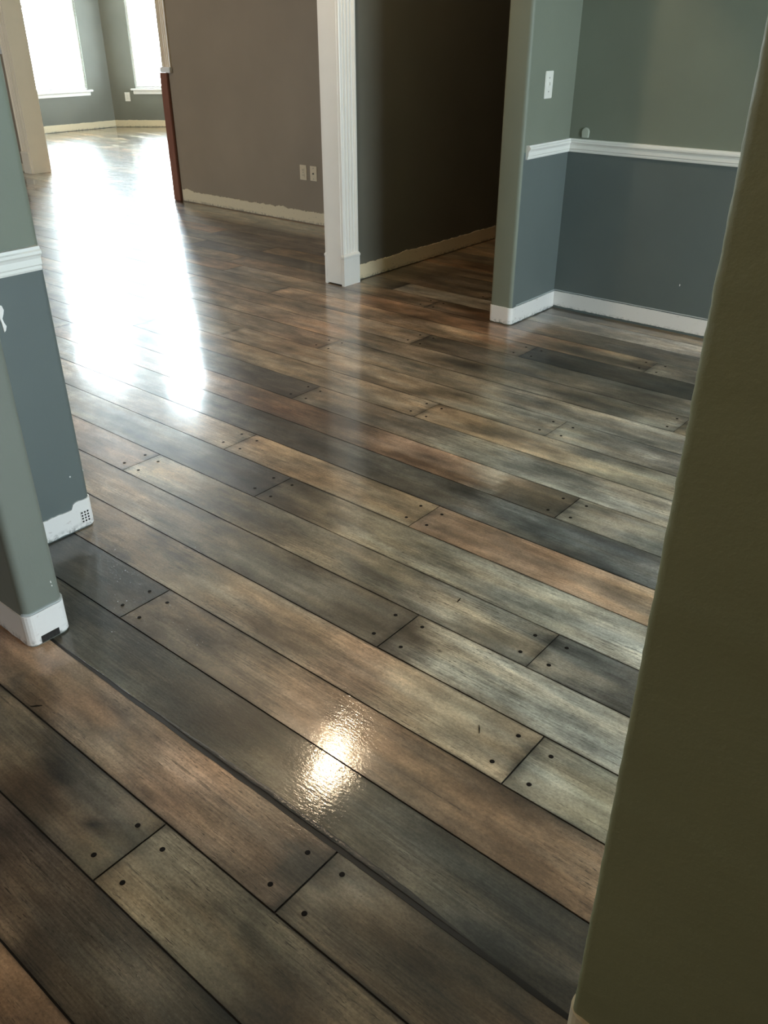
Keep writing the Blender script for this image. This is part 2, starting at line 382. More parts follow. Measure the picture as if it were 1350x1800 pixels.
YS = [-0.085, 0.105, 0.292, 0.477, 0.662, 0.85, 1.034, 1.218, 1.411, 1.604, 1.785, 1.98, 2.165, 2.352, 2.54, 2.735, 2.928, 3.123, 3.312, 3.497, 3.7, 3.9, 4.092]
while YS[-1] < 11.6: YS.append(YS[-1] + 0.19)
while YS[0] > -0.8: YS.insert(0, YS[0] - 0.188)
JOINTS = [
    (-1.16, 0.565), (-0.826, 0.756), (-1.86, 1.129), (-0.662, 1.308), (-1.195, 1.506), (-2.651, 1.695),
    (-0.832, 1.693), (-2.099, 1.885), (-1.533, 2.069), (-2.492, 2.109), (-1.173, 2.452), (-2.662, 2.637),
    (-2.099, 2.831), (-1.549, 3.027), (-2.719, 3.593), (-1.148, 3.382), (-1.556, 3.996), (-2.158, 3.803),
    (-3.079, 4.174), (-3.053, 3.179),
]
CTRL = [
    (-1.063, 0.268, (136, 117, 101)), (-0.979, 0.273, (140, 121, 106)), (-1.374, 0.422, (89, 81, 77)), (-1.214, 0.38, (97, 90, 83)), (-1.102, 0.409, (73, 68, 62)), (-0.94, 0.398, (94, 89, 81)),
    (-0.796, 0.425, (67, 63, 57)), (-1.723, 0.618, (113, 104, 92)), (-1.515, 0.572, (82, 75, 66)), (-1.4, 0.559, (88, 81, 71)), (-1.286, 0.572, (113, 104, 94)), (-1.192, 0.592, (109, 102, 89)),
    (-1.115, 0.564, (141, 132, 116)), (-0.98, 0.574, (141, 132, 116)), (-0.822, 0.581, (124, 117, 103)), (-0.679, 0.574, (99, 91, 80)), (-0.605, 0.583, (124, 111, 93)), (-1.927, 0.733, (146, 122, 103)),
    (-1.752, 0.73, (111, 97, 83)), (-1.646, 0.763, (116, 99, 85)), (-1.438, 0.753, (122, 106, 90)), (-1.21, 0.759, (139, 117, 101)), (-1.048, 0.769, (126, 110, 96)), (-0.889, 0.752, (102, 87, 75)),
    (-0.844, 0.806, (74, 66, 60)), (-0.763, 0.787, (114, 106, 95)), (-0.645, 0.788, (101, 92, 80)), (-0.523, 0.771, (84, 77, 66)), (-0.408, 0.785, (91, 81, 67)), (-0.338, 0.805, (110, 94, 75)),
    (-1.903, 0.949, (64, 63, 58)), (-1.637, 0.913, (78, 76, 68)), (-1.483, 0.925, (61, 59, 53)), (-1.277, 0.937, (60, 58, 52)), (-1.097, 0.919, (90, 85, 74)), (-0.886, 0.923, (90, 87, 78)),
    (-0.744, 0.945, (87, 84, 77)), (-0.596, 0.926, (72, 70, 63)), (-0.434, 0.902, (57, 55, 50)), (-0.346, 0.918, (60, 55, 47)), (-2.277, 1.151, (63, 63, 60)), (-2.036, 1.138, (88, 85, 78)),
    (-1.893, 1.139, (86, 82, 76)), (-1.723, 1.133, (104, 94, 81)), (-1.554, 1.138, (112, 100, 86)), (-1.362, 1.111, (121, 105, 90)), (-1.182, 1.12, (149, 126, 108)), (-0.981, 1.109, (129, 110, 94)),
    (-0.811, 1.112, (126, 108, 91)), (-0.62, 1.105, (113, 95, 79)), (-0.449, 1.099, (119, 100, 83)), (-2.329, 1.296, (128, 115, 100)), (-2.09, 1.306, (131, 119, 104)), (-1.832, 1.307, (135, 124, 107)),
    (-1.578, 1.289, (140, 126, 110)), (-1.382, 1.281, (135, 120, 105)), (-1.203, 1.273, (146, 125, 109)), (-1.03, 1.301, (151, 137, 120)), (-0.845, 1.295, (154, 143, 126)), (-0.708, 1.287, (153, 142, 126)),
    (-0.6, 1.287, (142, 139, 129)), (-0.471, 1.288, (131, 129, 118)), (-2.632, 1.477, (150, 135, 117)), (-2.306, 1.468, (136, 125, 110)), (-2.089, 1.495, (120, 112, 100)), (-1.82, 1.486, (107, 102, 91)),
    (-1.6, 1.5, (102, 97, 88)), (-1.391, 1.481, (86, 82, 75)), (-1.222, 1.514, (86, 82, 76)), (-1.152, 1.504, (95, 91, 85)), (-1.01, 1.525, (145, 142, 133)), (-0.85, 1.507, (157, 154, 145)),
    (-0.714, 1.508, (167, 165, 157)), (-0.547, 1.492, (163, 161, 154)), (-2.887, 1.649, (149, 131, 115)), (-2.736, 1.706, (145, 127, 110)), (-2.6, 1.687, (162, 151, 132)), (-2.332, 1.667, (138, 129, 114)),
    (-2.088, 1.702, (120, 112, 98)), (-1.848, 1.695, (114, 108, 97)), (-1.555, 1.662, (127, 121, 109)), (-1.362, 1.657, (107, 102, 91)), (-1.244, 1.677, (113, 108, 100)), (-1.061, 1.683, (162, 159, 150)),
    (-0.878, 1.666, (124, 120, 112)), (-0.805, 1.695, (125, 123, 118)), (-0.675, 1.711, (112, 112, 110)), (-0.587, 1.697, (103, 103, 103)), (-2.883, 1.869, (135, 131, 121)), (-2.56, 1.852, (115, 110, 100)),
    (-2.398, 1.92, (77, 72, 69)), (-2.136, 1.888, (75, 70, 66)), (-1.96, 1.862, (93, 87, 77)), (-1.781, 1.851, (135, 127, 112)), (-1.531, 1.862, (131, 125, 112)), (-1.35, 1.876, (137, 135, 125)),
    (-1.136, 1.885, (143, 141, 134)), (-0.938, 1.893, (153, 152, 144)), (-0.718, 1.898, (151, 150, 145)), (-3.298, 2.016, (151, 139, 122)), (-2.781, 2.03, (150, 135, 114)), (-2.423, 2.034, (147, 129, 108)),
    (-2.12, 2.086, (139, 122, 103)), (-1.826, 2.087, (142, 128, 109)), (-1.615, 2.094, (141, 128, 110)), (-1.446, 2.103, (150, 129, 112)), (-1.217, 2.076, (156, 134, 118)), (-1.004, 2.077, (149, 126, 109)),
    (-0.808, 2.078, (158, 138, 122)), (-0.728, 2.067, (155, 138, 122)), (-3.294, 2.205, (139, 135, 125)), (-2.921, 2.242, (105, 103, 98)), (-2.618, 2.243, (79, 76, 72)), (-2.321, 2.225, (66, 63, 60)),
    (-2.085, 2.247, (69, 67, 65)), (-1.785, 2.239, (96, 95, 91)), (-1.539, 2.268, (75, 74, 71)), (-1.364, 2.303, (102, 103, 103)), (-1.127, 2.294, (94, 97, 98)), (-0.926, 2.317, (81, 84, 87)),
    (-0.795, 2.293, (117, 118, 118)), (-3.042, 2.413, (148, 127, 110)), (-2.791, 2.437, (115, 94, 79)), (-2.465, 2.37, (90, 72, 61)), (-2.271, 2.453, (108, 93, 81)), (-1.942, 2.434, (137, 115, 100)),
    (-1.708, 2.428, (147, 126, 110)), (-1.492, 2.423, (111, 99, 87)), (-1.275, 2.431, (89, 83, 75)), (-1.133, 2.467, (128, 127, 121)), (-0.979, 2.466, (139, 137, 133)), (-0.855, 2.47, (135, 135, 131)),
    (-3.349, 2.676, (114, 110, 102)), (-3.088, 2.675, (86, 81, 76)), (-2.791, 2.622, (75, 70, 66)), (-2.568, 2.623, (120, 111, 101)), (-2.318, 2.656, (104, 94, 84)), (-2.009, 2.594, (114, 106, 97)),
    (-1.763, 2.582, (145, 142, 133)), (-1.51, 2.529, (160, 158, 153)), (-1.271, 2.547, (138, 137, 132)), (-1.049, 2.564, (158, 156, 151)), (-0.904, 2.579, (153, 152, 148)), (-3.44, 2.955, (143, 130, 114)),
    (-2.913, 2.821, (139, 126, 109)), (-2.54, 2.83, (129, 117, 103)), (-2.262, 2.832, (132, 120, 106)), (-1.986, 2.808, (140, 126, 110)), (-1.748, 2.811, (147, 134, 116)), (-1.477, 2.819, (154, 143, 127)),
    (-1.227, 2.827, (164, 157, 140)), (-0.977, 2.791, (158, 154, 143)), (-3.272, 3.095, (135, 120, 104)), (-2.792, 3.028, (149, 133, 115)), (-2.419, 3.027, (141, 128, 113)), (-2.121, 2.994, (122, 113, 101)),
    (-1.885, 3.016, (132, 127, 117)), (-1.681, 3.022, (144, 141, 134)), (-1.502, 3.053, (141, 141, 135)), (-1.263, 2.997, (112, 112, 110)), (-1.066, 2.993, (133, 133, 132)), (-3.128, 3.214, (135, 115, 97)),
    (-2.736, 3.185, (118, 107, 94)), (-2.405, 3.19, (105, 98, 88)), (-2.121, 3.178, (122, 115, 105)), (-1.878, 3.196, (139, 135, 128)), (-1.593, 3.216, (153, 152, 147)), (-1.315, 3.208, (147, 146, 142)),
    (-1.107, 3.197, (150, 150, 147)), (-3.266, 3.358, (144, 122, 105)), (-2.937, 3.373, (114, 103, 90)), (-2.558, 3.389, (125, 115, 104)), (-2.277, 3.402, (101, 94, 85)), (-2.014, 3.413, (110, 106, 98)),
    (-1.709, 3.427, (117, 114, 108)), (-1.412, 3.409, (109, 108, 102)), (-1.19, 3.39, (132, 131, 126)), (-3.362, 3.557, (148, 129, 111)), (-2.903, 3.528, (128, 114, 100)), (-2.621, 3.573, (93, 85, 75)),
    (-2.329, 3.58, (97, 89, 81)), (-2.056, 3.586, (107, 104, 97)), (-1.8, 3.591, (100, 99, 94)), (-1.503, 3.598, (96, 95, 91)), (-1.248, 3.587, (115, 114, 109)), (-3.466, 3.772, (138, 119, 101)),
    (-3.052, 3.814, (132, 114, 98)), (-2.67, 3.853, (149, 131, 113)), (-2.362, 3.85, (135, 120, 105)), (-2.207, 3.833, (117, 107, 97)), (-2.054, 3.808, (67, 65, 63)), (-1.854, 3.807, (56, 56, 54)),
    (-1.603, 3.805, (69, 68, 66)), (-1.297, 3.769, (63, 63, 60)), (-3.439, 3.954, (125, 104, 89)), (-2.898, 3.943, (120, 100, 83)), (-2.575, 4.0, (122, 97, 79)), (-2.318, 4.014, (117, 98, 82)),
    (-2.006, 3.964, (127, 112, 96)), (-1.739, 3.957, (129, 119, 105)), (-1.59, 3.972, (126, 117, 104)), (-1.485, 4.007, (132, 131, 126)), (-1.371, 3.948, (121, 118, 113)), (-3.411, 4.144, (110, 95, 81)),
    (-3.073, 4.177, (94, 82, 70)), (-2.665, 4.136, (88, 70, 57)), (-2.246, 4.139, (117, 107, 97)), (-1.979, 4.168, (93, 91, 86)), (-1.706, 4.154, (88, 86, 84)), (-1.413, 4.119, (96, 95, 92)),
    (-2.302, 4.366, (132, 127, 120)), (-2.024, 4.39, (121, 118, 113)), (-1.695, 4.342, (157, 154, 151)), (-1.458, 4.303, (157, 154, 151)), (-5.717, 4.956, (106, 98, 90)), (-5.023, 4.691, (93, 85, 78)),
    (-4.313, 4.345, (75, 70, 65)), (-4.476, 4.002, (120, 111, 99)), (-3.993, 4.015, (127, 115, 101)), (-3.579, 4.005, (131, 116, 101)), (-4.194, 3.494, (134, 123, 108)), (-3.734, 3.549, (118, 105, 91)),
    (-3.31, 3.6, (145, 127, 110)), (-3.616, 3.204, (121, 111, 98)), (-3.245, 3.244, (149, 126, 108)),
]
BLOBS = [
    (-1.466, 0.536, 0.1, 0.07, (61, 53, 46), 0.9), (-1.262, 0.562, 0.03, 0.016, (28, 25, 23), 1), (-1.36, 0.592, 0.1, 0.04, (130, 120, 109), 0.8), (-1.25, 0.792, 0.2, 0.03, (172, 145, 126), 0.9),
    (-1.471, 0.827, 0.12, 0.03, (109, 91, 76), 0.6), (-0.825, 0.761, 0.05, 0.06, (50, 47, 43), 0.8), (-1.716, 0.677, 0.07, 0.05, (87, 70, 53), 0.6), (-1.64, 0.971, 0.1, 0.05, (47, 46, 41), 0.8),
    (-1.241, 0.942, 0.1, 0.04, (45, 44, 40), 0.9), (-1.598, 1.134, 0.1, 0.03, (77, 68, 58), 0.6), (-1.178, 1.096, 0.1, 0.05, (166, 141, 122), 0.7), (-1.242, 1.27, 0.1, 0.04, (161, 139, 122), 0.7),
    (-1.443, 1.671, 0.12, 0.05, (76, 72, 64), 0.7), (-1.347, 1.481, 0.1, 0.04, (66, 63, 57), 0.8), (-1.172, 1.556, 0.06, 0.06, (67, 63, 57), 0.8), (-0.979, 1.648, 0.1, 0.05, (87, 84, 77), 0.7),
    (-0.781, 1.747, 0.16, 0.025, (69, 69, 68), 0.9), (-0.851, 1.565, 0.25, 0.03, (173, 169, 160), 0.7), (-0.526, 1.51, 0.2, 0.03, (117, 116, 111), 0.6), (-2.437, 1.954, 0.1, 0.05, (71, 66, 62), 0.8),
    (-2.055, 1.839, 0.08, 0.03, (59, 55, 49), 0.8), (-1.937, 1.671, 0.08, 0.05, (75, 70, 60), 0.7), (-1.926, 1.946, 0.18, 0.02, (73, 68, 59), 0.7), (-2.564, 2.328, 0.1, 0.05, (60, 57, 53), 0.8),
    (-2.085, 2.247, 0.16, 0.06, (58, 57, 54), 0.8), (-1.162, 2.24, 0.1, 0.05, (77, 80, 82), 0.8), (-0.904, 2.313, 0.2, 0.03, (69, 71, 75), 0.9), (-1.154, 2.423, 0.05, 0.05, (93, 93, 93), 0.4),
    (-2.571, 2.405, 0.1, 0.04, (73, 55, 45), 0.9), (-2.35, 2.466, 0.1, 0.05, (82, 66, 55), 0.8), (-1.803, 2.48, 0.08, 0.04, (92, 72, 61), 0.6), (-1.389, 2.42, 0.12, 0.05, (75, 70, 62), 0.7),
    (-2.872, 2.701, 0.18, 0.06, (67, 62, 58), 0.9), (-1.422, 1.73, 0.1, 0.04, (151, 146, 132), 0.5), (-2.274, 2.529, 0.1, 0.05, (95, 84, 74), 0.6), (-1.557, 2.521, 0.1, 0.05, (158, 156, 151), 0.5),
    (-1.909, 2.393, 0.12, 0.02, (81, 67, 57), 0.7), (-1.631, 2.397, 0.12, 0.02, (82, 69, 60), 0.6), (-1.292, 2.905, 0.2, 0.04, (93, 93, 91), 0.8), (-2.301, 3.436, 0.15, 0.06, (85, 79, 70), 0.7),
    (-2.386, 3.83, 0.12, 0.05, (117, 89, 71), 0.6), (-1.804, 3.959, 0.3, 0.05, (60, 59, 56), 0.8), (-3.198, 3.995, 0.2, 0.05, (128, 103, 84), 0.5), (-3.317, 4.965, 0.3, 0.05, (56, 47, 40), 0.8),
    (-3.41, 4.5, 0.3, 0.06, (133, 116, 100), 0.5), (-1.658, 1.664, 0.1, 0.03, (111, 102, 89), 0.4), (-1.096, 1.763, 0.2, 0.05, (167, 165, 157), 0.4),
]
PAL = [(128,114,94),(120,104,84),(104,96,84),(140,112,86),(92,84,74),(132,124,108),(112,92,72),(80,74,66)]

def row_of(y):
    for i in range(len(YS)-1):
        if YS[i] <= y < YS[i+1]: return i
    return -1
row_j = {}; row_c = {}; row_b = {}
for x, y in JOINTS: row_j.setdefault(row_of(y), []).append(x)
for x, y, c in CTRL: row_c.setdefault(row_of(y), []).append((x, y, c))
for bl in BLOBS: row_b.setdefault(row_of(bl[1]), []).append(bl)

rnd = random.Random(11)
GAP = 0.0021
def smooth(t): t = max(0, min(1, t)); return t*t*(3-2*t)

def stain_at(r, x, y, xa, xb, ctrl, base):
    wx = x + 0.10*mnoise.noise(Vector((x*1.7, y*9, r*3.1))) + 0.04*mnoise.noise(Vector((x*6, y*20, r)))
    if not ctrl: c = Vector(base)
    elif wx <= ctrl[0][0]: c = Vector(ctrl[0][2])
    elif wx >= ctrl[-1][0]: c = Vector(ctrl[-1][2])
    else:
        for k in range(len(ctrl)-1):
            if ctrl[k][0] <= wx <= ctrl[k+1][0]:
                t = smooth((wx-ctrl[k][0])/max(1e-6, ctrl[k+1][0]-ctrl[k][0])); c = Vector(ctrl[k][2]).lerp(Vector(ctrl[k+1][2]), t); break
    for (bx, by, rx, ry, bc, s) in row_b.get(r, []):
        dx = (wx-bx)/rx; dy = (y + 0.02*mnoise.noise(Vector((x*5, y*8, 2))) - by)/ry
        d = dx*dx+dy*dy
        if d < 4: c = c.lerp(Vector(bc), s*math.exp(-d*d*0.8))
    return c

def plank_mesh(r, x0, x1, stepx, ny, mb_v, mb_f, cols, seeds, sd):
    g = GAP if YS[r] < 1.5 else (0.0016 if YS[r] < 2.4 else 0.0011)
    y0, y1 = YS[r]+g, YS[r+1]-g; xa, xb = x0+g*1.1, x1-g*1.1
    ctrl = sorted([c for c in row_c.get(r, []) if x0 <= c[0] <= x1], key=lambda q: q[0])
    base = rnd.choice(PAL); b2 = rnd.choice(PAL)
    if not ctrl: ctrl = [(x0+0.2*(x1-x0), 0, base), (x0+0.8*(x1-x0), 0, b2)]
    nx = max(1, int((xb-xa)/stepx)); b = len(mb_v)
    dz = rnd.uniform(-0.0003, 0.0003)
    for i in range(nx+1):
        x = xa+(xb-xa)*i/nx
        for j in range(ny+1):
            if ny > 4:
                y = (y0, y0+0.007)[j] if j < 2 else ((y1-0.007, y1)[j-ny+1] if j > ny-2 else y0+0.007+(y1-y0-0.014)*(j-1)/(ny-2))
            else: y = y0+(y1-y0)*j/ny
            mb_v.append((x, y, dz)); c = stain_at(r, x, y, x0, x1, ctrl, base)
            if ny > 4 and (j in (0, ny) or i in (0, nx)):
                c = c*(0.62+0.30*smooth(0.5+1.6*mnoise.noise(Vector((x*7, y*40, 4)))))
            cols.append((*s2l(tuple(c)), 1)); seeds.append(sd)
    for i in range(nx):
        for j in range(ny):
            p = b+i*(ny+1)+j; mb_f.append((p, p+ny+1, p+ny+2, p+1))
    # skirt: sides down to the joint bed
    rim = [b+i*(ny+1) for i in range(nx+1)] + [b+nx*(ny+1)+j for j in range(1, ny+1)] + [b+i*(ny+1)+ny for i in range(nx-1, -1, -1)] + [b+j for j in range(ny-1, 0, -1)]
    k0 = len(mb_v)
    for q in rim:
        v = mb_v[q]; mb_v.append((v[0], v[1], -0.005)); cols.append((0.02, 0.016, 0.012, 1)); seeds.append(sd)
    n = len(rim)
    for i in range(n):
        j = (i+1) % n; mb_f.append((rim[i], k0+i, k0+j, rim[j]))

def make_plank_object(name, v, f, cols, seeds, parent):
    me = bpy.data.meshes.new(name); me.from_pydata(v, [], f); me.materials.append(M_plank)
    a = me.color_attributes.new('stain', 'FLOAT_COLOR', 'POINT'); a.data.foreach_set('color', [q for c in cols for q in c])
    s = me.attributes.new('seed', 'FLOAT', 'POINT'); s.data.foreach_set('value', seeds)
    o = bpy.data.objects.new(name, me); col.objects.link(o); o.parent = parent; return o

nail_me = bpy.data.meshes.new('nail_plug')
def nail_mesh():
    n = 10; r = 0.0062
    v = [(r*math.cos(2*math.pi*i/n), r*math.sin(2*math.pi*i/n), 0) for i in range(n)] + [(r*.85*math.cos(2*math.pi*i/n), r*.85*math.sin(2*math.pi*i/n), 0.0007) for i in range(n)]
    f = [tuple(range(n, 2*n))] + [(i, (i+1) % n, n+(i+1) % n, n+i) for i in range(n)]
    nail_me.from_pydata(v, [], f); nail_me.materials.append(M_nail)
nail_mesh()

far_v, far_f, far_c, far_s = [], [], [], []
nplank = 0
for r in range(len(YS)-1):
    ymid = (YS[r]+YS[r+1])/2
    js = sorted(row_j.get(r, []))
    xlo = -13.5 if ymid > 5.4 else -10.6
    xhi = 3.55
    real = set(js)
    if js:
        x = js[0] - rnd.uniform(1.5, 2.2)
        while x > xlo: js.insert(0, x); x -= rnd.uniform(1.2, 2.2)
        x = js[-1] + rnd.uniform(1.3, 1.9)
        while x < xhi: js.append(x); x += rnd.uniform(1.2, 2.2)
    else:
        x = xlo + rnd.uniform(0.6, 2.0)
        while x < xhi: js.append(x); x += rnd.uniform(1.5, 2.3)
    lo, hi = (-2.9, -0.15) if ymid < 2.4 else ((-3.5, -0.9) if ymid < 4.2 else (9, 9))
    js = [x for x in js if x in real or not (lo < x < hi)]
    xs = [xlo] + js + [xhi]
    for k in range(len(xs)-1):
        x0, x1 = xs[k], xs[k+1]
        if x1-x0 < 0.05: continue
        sd = rnd.uniform(0, 60)
        far = ymid > 5.46 or x1 < -6.2
        if far:
            plank_mesh(r, x0, x1, 0.25, 2, far_v, far_f, far_c, far_s, sd); continue
        near = x1 > -4.2 and ymid < 4.7 and x0 < 0.5 and ymid > 0
        v, f, c, s = [], [], [], []
        plank_mesh(r, x0, x1, 0.03 if near else 0.12, 9 if near else 3, v, f, c, s, sd)
        p = make_plank_object('plank', v, f, c, s, floor); nplank += 1
        if near:
            for e, sg in ((x0, 1), (x1, -1)):
                if not (-3.3 < e < 0.3): continue
                for yy in (YS[r]+0.042, YS[r+1]-0.042):
                    nl = bpy.data.objects.new('nail_plug', nail_me); col.objects.link(nl); nl.parent = p
                    nl.location = (e+sg*(0.047+rnd.uniform(-.006, .006)), yy+rnd.uniform(-.006, .006), 0.0003)
o = make_plank_object('distant_planks', far_v, far_f, far_c, far_s, floor); o['kind'] = 'stuff'

# control joint along the wall opening, filled with a thick wet bead of sealer
def control_joint():
    yj = 0.850; n = 170
    rings = []; bead = []
    for k in range(n+1):
        x = -1.93 + k/n*1.72
        wd = 0.0058*(1+0.22*mnoise.noise(Vector((x*26, 3, 0)))) * (0.55+0.45*smooth((x+1.9)/0.5))
        yy = yj + 0.002*mnoise.noise(Vector((x*8, 0, 0)))
        rings.append([(x, yy-wd, -0.003), (x, yy-wd, 0.0005), (x, yy+wd, 0.0005), (x, yy+wd, -0.003)])
        q = smooth((x+1.55)/0.5)*smooth((-0.45-x)/0.25)
        if x < -0.47:
            h = 0.0009+0.0030*q*(1+0.25*mnoise.noise(Vector((x*40, 7, 0)))); wb = (0.0022+0.0068*q)*(1+0.2*mnoise.noise(Vector((x*33, 1, 0)))); c = yy+wd+wb*0.8
            bead.append([(x, c-wb, -0.002), (x, c-wb*.7, h*.65), (x, c, h), (x, c+wb*.7, h*.6), (x, c+wb, -0.002)])
    o = MB().sweep(rings).build('control_joint', M_joint, floor); o['label'] = 'wide dark joint line across the floor'
    o = MB().sweep(bead).build('sealer_bead', M_bead, floor, smooth=True); o['label'] = 'glossy ridge of wet sealer beside the dark joint'
control_joint()

# ---------------------------------------------------------------- walls
CH = 3.45; HEAD = 2.22; TALL = 5.7
BR = 0.022
# olive wall beside the camera, bullnose corner
def textured_wall():
    foot = round_poly([(-0.268, 0.80), (3.73, 0.80), (3.73, 0.925), (-0.268, 0.925)], [0.012, 0, 0, 0.012], 5)
    rings = []; z = 0.0
    while z <= CH+1e-6:
        ring = []
        for x, y in foot:
            d = 0
            if x < -0.2:
                d = 0.0007*mnoise.noise(Vector((x*40, y*60, z*45))) + 0.0006*mnoise.noise(Vector((x*90, y*90, z*110)))
            ring.append((x+d, y+d, z))
        rings.append(ring); z += CH/345 if z < 2.0 else (CH-2.0)/40
    rings.append([(x, y, CH) for x, y in foot])
    return struct(MB().sweep(rings).build('wall_right', M_olive, smooth=True))
w_right = textured_wall()
# wall stub left of the opening
w_left = struct(MB().prism(round_poly([(-5.5, 0.795), (-1.925, 0.795), (-1.925, 0.915), (-5.5, 0.915)], [0, BR, BR, 0]), 0, CH).build('wall_left', M_plain, smooth=True))
struct(MB().box(-1.925, 0.797, HEAD, -0.268, 0.92, CH).build('wall_header_near', M_plain))
# dining wall with chair rail, ends at the wide opening
struct(MB().prism(round_poly([(-2.505, 0.90), (-2.385, 0.90), (-2.385, 1.306), (-2.505, 1.306)], [0, 0, BR, BR]), 0, CH).build('wall_dining_left', M_green, smooth=True))
struct(MB().box(-2.56, 1.30, 2.5, -2.43, 4.13, CH).build('wall_header_dining', M_green))
struct(MB().prism(round_poly([(-2.615, 4.12), (-2.475, 4.12), (-2.475, 4.75), (-2.615, 4.75)], [0.012, BR, 0, 0]), 0, CH).build('wall_dining_stub', M_stub, smooth=True))
struct(MB().box(-2.475, 4.605, 0, 3.73, 4.74, CH).build('wall_back', M_green))
struct(MB().box(-2.615, 4.75, 0, -2.475, 8.2, CH).build('wall_hall_right', M_hall))
struct(MB().box(-3.9, 8.2, 0, -2.4, 8.33, CH).build('wall_hall_end', M_hall))
# hall wall, fluted casing at its end
struct(MB().box(-3.905, 4.16, 0, -3.80, 8.2, CH).build('wall_hall_left', M_hall))
struct(MB().box(-3.905, 1.0, HEAD, -3.80, 4.16, CH).build('wall_header_hall', M_hall))
struct(MB().box(-3.905, 0.915, 0, -3.80, 1.2, CH).build('wall_hall_near', M_hall))
# taupe wall with the tall opening to the bay room
wall_holes('wall_living', (-14.0, 5.462), (-3.905, 5.462), 0.13, TALL, [(4.2, 6.86, 0, HEAD)], M_taupe)
wall_holes('wall_living_left', (-12.5, 5.462), (-12.5, -3.0), 0.13, CH, [], M_taupe, flip=-1)
# dining window wall
DX = 3.6; DW = (1.60, 2.90, 0.75, 2.2)
wall_holes('wall_dining_right', (DX, 0.8), (DX, 4.74), 0.13, CH, [(DW[0]-0.8, DW[1]-0.8, DW[2], DW[3])], M_green, flip=-1)
portal((DX+0.14, (DW[0]+DW[1])/2, (DW[2]+DW[3])/2), (0, math.pi/2, 0), DW[3]-DW[2], DW[1]-DW[0])
# room behind the camera
wall_holes('wall_behind', (3.8, -3.0), (-12.5, -3.0), 0.13, CH, [(11.1, 11.9, 0.9, 2.0)], M_plain, flip=1)  # unseen opening added to bring daylight onto the taupe wall
struct(MB().box(3.6, -3.0, 0, 3.73, 0.8, CH).build('wall_foyer_right', M_plain))
# ceilings
struct(MB().box(-12.7, -3.2, CH, 3.8, 5.462, CH+0.12).build('ceiling', M_ceil))
struct(MB().box(-3.95, 5.462, CH, 2.5, 8.4, CH+0.12).build('ceiling_hall', M_ceil))
struct(MB().box(-14.2, 5.3, TALL, -3.8, 12.6, TALL+0.12).build('ceiling_bay', M_ceil))
# bay room
E0 = Vector((-13.48, 5.5)); E1 = Vector((-13.48, 9.155)); ad = Vector((0.768, 0.641)); E2 = E1 + ad*2.35
WZ0, WZ1 = 0.585, 5.2
wall_holes('wall_bay_left', tuple(E0), tuple(E1), 0.13, TALL, [(7.50-5.5, 8.72-5.5, WZ0, WZ1)], M_far)
wall_holes('wall_bay_angled', tuple(E1), tuple(E2), 0.13, TALL, [(0.41, 1.70, WZ0, WZ1)], M_far)
wall_holes('wall_bay_back', tuple(E2), (-3.8, E2.y), 0.13, TALL, [(1.4, 2.3, WZ0, 2.6)], M_far)
struct(MB().box(-3.95, 5.60, 0, -3.906, E2.y+.13, TALL).build('wall_bay_right', M_far))

def rz_of(t): return math.atan2(t.y, t.x)
def bay_portal(a, t, s0, s1, z0, z1):
    n = Vector((-t.y, t.x)); c = a + t*(s0+s1)/2 + n*0.12
    d = Vector((-n.x, -n.y, 0)); q = d.to_track_quat('-Z', 'Y')
    portal((c.x, c.y, (z0+z1)/2), q.to_euler(), s1-s0, z1-z0)
bay_portal(E0, Vector((0, 1)), 2.0, 3.22, WZ0, WZ1)
bay_portal(E1, ad, 0.41, 1.70, WZ0, WZ1)
bay_portal(E2, Vector((1, 0)), 1.4, 2.3, WZ0, 2.6)
portal((-7.7, -3.1, 1.45), (math.pi/2, 0, 0), 0.8, 1.1)

# windows: frame, sash rails, glass panes, sill and apron
wn = [0]
def window(a, t, s0, s1, z0, z1, cols=2, rows=4, sill=True, name=None, out=1):
    wn[0] += 1
    root = struct(empty('window_%d' % wn[0], (a.x + t.x*(s0+s1)/2, a.y + t.y*(s0+s1)/2, z0)))
    n = Vector((-t.y, t.x))*out
    def bar(mb, u0, u1, d0, d1, q0, q1):
        p = [a+t*u0+n*d0, a+t*u1+n*d0, a+t*u1+n*d1, a+t*u0+n*d1]; mb.prism([tuple(k) for k in p], q0, q1)
    fr = MB(); e = 0.035
    bar(fr, s0, s0+e, 0.03, 0.1, z0, z1); bar(fr, s1-e, s1, 0.03, 0.1, z0, z1); bar(fr, s0+e, s1-e, 0.03, 0.1, z1-e, z1); bar(fr, s0+e, s1-e, 0.03, 0.1, z0, z0+e)
    part(fr, 'window_frame', M_trim, root)
    mid = MB()
    for k in range(1, rows): zz = z0+(z1-z0)*k/rows; bar(mid, s0+e, s1-e, 0.05, 0.09, zz-0.02, zz+0.02)
    for k in range(1, cols): uu = s0+(s1-s0)*k/cols; bar(mid, uu-0.012, uu+0.012, 0.055, 0.085, z0+e, z1-e)
    part(mid, 'sash_rail', M_trim, root)
    for k in range(rows):
        g = MB(); bar(g, s0+e, s1-e, 0.068, 0.072, z0+(z1-z0)*k/rows+0.02, z0+(z1-z0)*(k+1)/rows-0.02)
        part(g, 'pane', M_glass, root)
    if sill:
        sl = MB(); bar(sl, s0-0.07, s1+0.07, -0.06, 0.03, z0-0.028, z0)
        part(sl, 'window_sill', M_trim, root, bevel=0.006)
        ap = MB(); bar(ap, s0-0.035, s1+0.035, -0.022, 0.0, z0-0.085, z0-0.028)
        part(ap, 'apron', M_trim, root, bevel=0.005)
    return root
window(E0, Vector((0, 1)), 2.0, 3.22, WZ0, WZ1)
window(E1, ad, 0.41, 1.70, WZ0, WZ1)
window(E2, Vector((1, 0)), 1.4, 2.3, WZ0, 2.6, rows=2)
